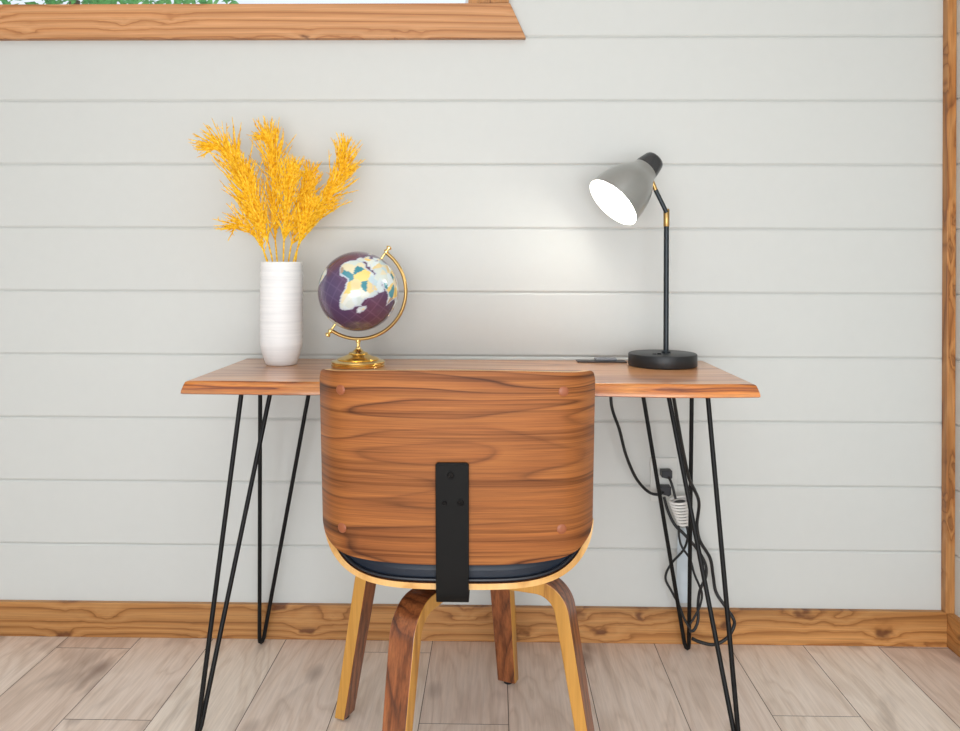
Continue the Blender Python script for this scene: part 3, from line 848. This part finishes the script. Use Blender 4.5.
# ------------------------------------------------------------------ flat plate with a small block at the desk's back edge
p0, p1 = at(577, 363.6, 2.06), at(626, 363.6, 2.06)
pl = thing('cable_plate', 'flat dark plate with small grey block on the desk, left of the lamp', 'desk plate', ((p0.x + p1.x) / 2, 2.065, DZ))
obj('plate', MB().box(p0.x, p1.x, 2.045, 2.088, DZ + .0004, DZ + .0034), M['dark_plate'], pl, smooth=0, bevel=.0008)
q0, q1 = at(595, 361, 2.06), at(617, 361, 2.06)
obj('block', MB().box(q0.x, q1.x, 2.055, 2.082, DZ + .0034, DZ + .0105), M['grey_block'], pl, smooth=0, bevel=.003)

# ------------------------------------------------------------------ outlet, plugs and cords
def cat(P, sub=8):
    """Catmull-Rom through points"""
    P = [V(p) for p in P]; out = []
    Q = [P[0] * 2 - P[1]] + P + [P[-1] * 2 - P[-2]]
    for i in range(1, len(Q) - 2):
        for s in range(sub):
            t = s / sub
            out.append(.5 * ((2 * Q[i]) + (Q[i + 1] - Q[i - 1]) * t + (2 * Q[i - 1] - 5 * Q[i] + 4 * Q[i + 1] - Q[i + 2]) * t * t + (3 * Q[i] - Q[i - 1] - 3 * Q[i + 1] + Q[i + 2]) * t ** 3))
    out.append(P[-1]); return out
o0, o1 = at(650, 457.5, WALL), at(676.5, 501, WALL)
outlet = thing('electrical_outlet', 'white double electrical outlet on the wall behind the right desk legs', 'outlet', ((o0.x + o1.x) / 2, WALL, (o0.z + o1.z) / 2))
obj('cover_plate', MB().box(o0.x, o1.x, WALL - .005, WALL, o1.z, o0.z), M['white_plastic'], outlet, smooth=0, bevel=.0015)
for yy in (474, 491):
    q = at(664, yy, WALL)
    obj('socket_face', MB().box(q.x - .0165, q.x + .0165, WALL - .0065, WALL - .0048, q.z - .014, q.z + .014), M['white_plastic'], outlet, smooth=0, bevel=.001)
def cord(name, label, pts, r=.0034, plug=None, group='black cords behind the right desk legs'):
    P = cat([at(*p) for p in pts])
    t = thing(name, label, 'cord', P[0], group)
    obj('cable', MB().tube(P, r, 8), M['rubber'], t, smooth=60)
    if plug:
        px, py, w_, h_ = plug
        q = at(px, py, WALL - .02)
        mb = MB()
        vs = [(-.5, .5), (.5, .5), (.5, -.35), (.3, -.6), (.05, -.45), (-.5, -.3)]
        f = [(q.x + a_ * w_, WALL - .034, q.z + b_ * h_) for a_, b_ in vs]; g = [(q.x + a_ * w_, WALL - .0068, q.z + b_ * h_) for a_, b_ in vs]
        n = len(vs)
        mb.add(f + g, [tuple(reversed(range(n))), tuple(range(n, 2 * n))] + [(i, (i + 1) % n, (i + 1) % n + n, i + n) for i in range(n)])
        obj('plug', mb, M['plug'], t, smooth=0, bevel=.002)
    return t
cord('power_cord', 'black power cord curving down from under the desk to the lower plug', [(610.5, 388, 2.02), (612, 408, 2.02), (619.5, 430, 2.04), (626, 455, 2.06), (636, 478, 2.08), (648, 491.5, 2.095), (658, 494.5, 2.10), (664, 492, 2.11)], .0040, (664.5, 490, .030, .024))
cord('power_cord', 'black power cord from the upper plug down into the white coil', [(668, 476, 2.11), (671, 482, 2.10), (673.5, 490, 2.095), (675.5, 499, 2.09)], .0034, (666, 473.8, .028, .022))
cord('power_cord', 'black power cord running down beside the front right desk leg to a floor loop',
     [(672.3, 390, 1.90), (680.9, 440, 1.95), (688.4, 476, 1.99), (693.5, 488, 2.02), (698, 498, 2.05), (699, 506, 2.07), (698, 515, 2.08), (697, 526, 2.085), (700, 541, 2.09), (710, 558, 2.095), (713, 575, 2.10), (716, 592, 2.10), (725, 606, 2.09), (733, 618, 2.085), (734, 626, 2.075), (727, 638, 2.07), (714, 644.5, 2.07), (700, 642, 2.07), (692, 638.5, 2.07)], .0044)
cord('power_cord', 'thick black cord from below the lower plug, crossing behind the leg to its foot',
     [(664, 497, 2.105), (668, 511, 2.10), (675, 525, 2.095), (685, 535, 2.085), (697, 549, 2.08), (705, 563, 2.08), (706, 576, 2.08), (700, 590, 2.08), (698, 604, 2.08), (698, 620, 2.075), (694, 630, 2.07), (689, 631, 2.068)], .0040)
cord('power_cord', 'thin black cord hanging from the white coil, bowing out to the left',
     [(684, 520, 2.09), (688, 533, 2.095), (684, 549, 2.10), (671, 564, 2.105), (665.5, 578, 2.105), (672, 592, 2.10), (679, 605, 2.085), (684, 618, 2.078), (690, 629, 2.072)], .0032)
cord('power_cord', 'thin black cord hanging straight down from the white coil, then wavy to the right',
     [(679, 519, 2.085), (679, 536, 2.085), (682, 547, 2.08), (690, 559, 2.075), (694, 573, 2.07), (699, 585, 2.07), (702, 594, 2.07), (700, 606, 2.07), (695, 616, 2.07), (690, 624, 2.07)], .0030)
# white cord wound in a tapering coil
c0, c1 = at(679, 499, 2.085), at(684, 524, 2.085)
pts = []
turns = 8
for i in range(turns * 20 + 1):
    t_ = i / (turns * 20); c = c0.lerp(c1, t_); a = 2 * pi * turns * t_
    rr = .026 - .013 * t_
    pts.append(c + V((cos(a) * rr, sin(a) * rr * .7, sin(a) * .002 + cos(a) * .003)))
coil = thing('coiled_cord', 'white cord wound in a tight tapering coil below the wall plugs', 'cord', c0)
obj('windings', MB().tube(pts, .0033, 8), M['white_cord'], coil, smooth=60)
obj('core', MB().tube([c0.lerp(c1, .1), c1], [.014, .007], 16), M['rubber'], coil, smooth=60)
# pale sleeve behind the cords
mb = MB(); rows = []
for i in range(9):
    y = 528 + (603 - 528) * i / 8
    rows.append([at(678 - .3 * i + q * 15, y, 2.136 - .003 * sin(q * pi + i * .6)) for q in (0, .25, .5, .75, 1)])
rows2 = [[p + V((0, .0012, 0)) for p in r] for r in rows]
tag(obj('plastic_sleeve', slab(rows, rows2, 0, 0, 0), M['sleeve'], smooth=60), 'pale bluish plastic sleeve hanging on the wall behind the cords', 'sleeve')

# ------------------------------------------------------------------ light
w = bpy.data.worlds.new('World'); bpy.context.scene.world = w; w.use_nodes = True
nt = w.node_tree; bg = nt.nodes['Background']
tc = nt.nodes.new('ShaderNodeTexCoord'); sp_ = nt.nodes.new('ShaderNodeSeparateXYZ'); nt.links.new(tc.outputs['Generated'], sp_.inputs[0])
rp = nt.nodes.new('ShaderNodeValToRGB'); nt.links.new(sp_.outputs[2], rp.inputs[0])
rp.color_ramp.elements[0].color = (.95, .97, 1, 1); rp.color_ramp.elements[1].color = (.55, .75, 1, 1); rp.color_ramp.elements[1].position = .8
nt.links.new(rp.outputs[0], bg.inputs[0]); bg.inputs[1].default_value = 1.1

def area(name, loc, rot, sx, sy, power, color=(1, 1, 1)):
    L = bpy.data.lights.new(name, 'AREA'); L.shape = 'RECTANGLE'; L.size = sx; L.size_y = sy; L.energy = power; L.color = color
    o = bpy.data.objects.new(name, L); col.objects.link(o); o.location = loc; o.rotation_euler = rot
    return o
area('overhead_fill', (-.1, -.1, 2.42), (0, 0, 0), 2.4, 2.2, 18, (.97, .985, 1))  # unseen fill panel added under the ceiling for soft downlight
area('rear_fill', (.1, -1.5, .7), (radians(84), 0, 0), 2.6, 1.3, 66, (.96, .985, 1))  # added fill behind the camera to flatten the lighting; no window there

# ------------------------------------------------------------------ camera
cam = bpy.data.cameras.new('Camera'); co = bpy.data.objects.new('Camera', cam); col.objects.link(co)
cam.sensor_fit = 'HORIZONTAL'; cam.sensor_width = 36; cam.lens = F / 960 * 36
cam.shift_y = -(365.5 - HY) / 960
cam.clip_start = .02
co.matrix_world = Matrix.Translation((0, 0, CAMZ)) @ Matrix.Rotation(YAW, 4, 'Z') @ Matrix.Rotation(pi / 2, 4, 'X') @ Matrix.Rotation(ROLL, 4, 'Z')
bpy.context.scene.camera = co
vs = bpy.context.scene.view_settings
vs.view_transform = 'Standard'; vs.look = 'None'; vs.exposure = 0; vs.gamma = 1
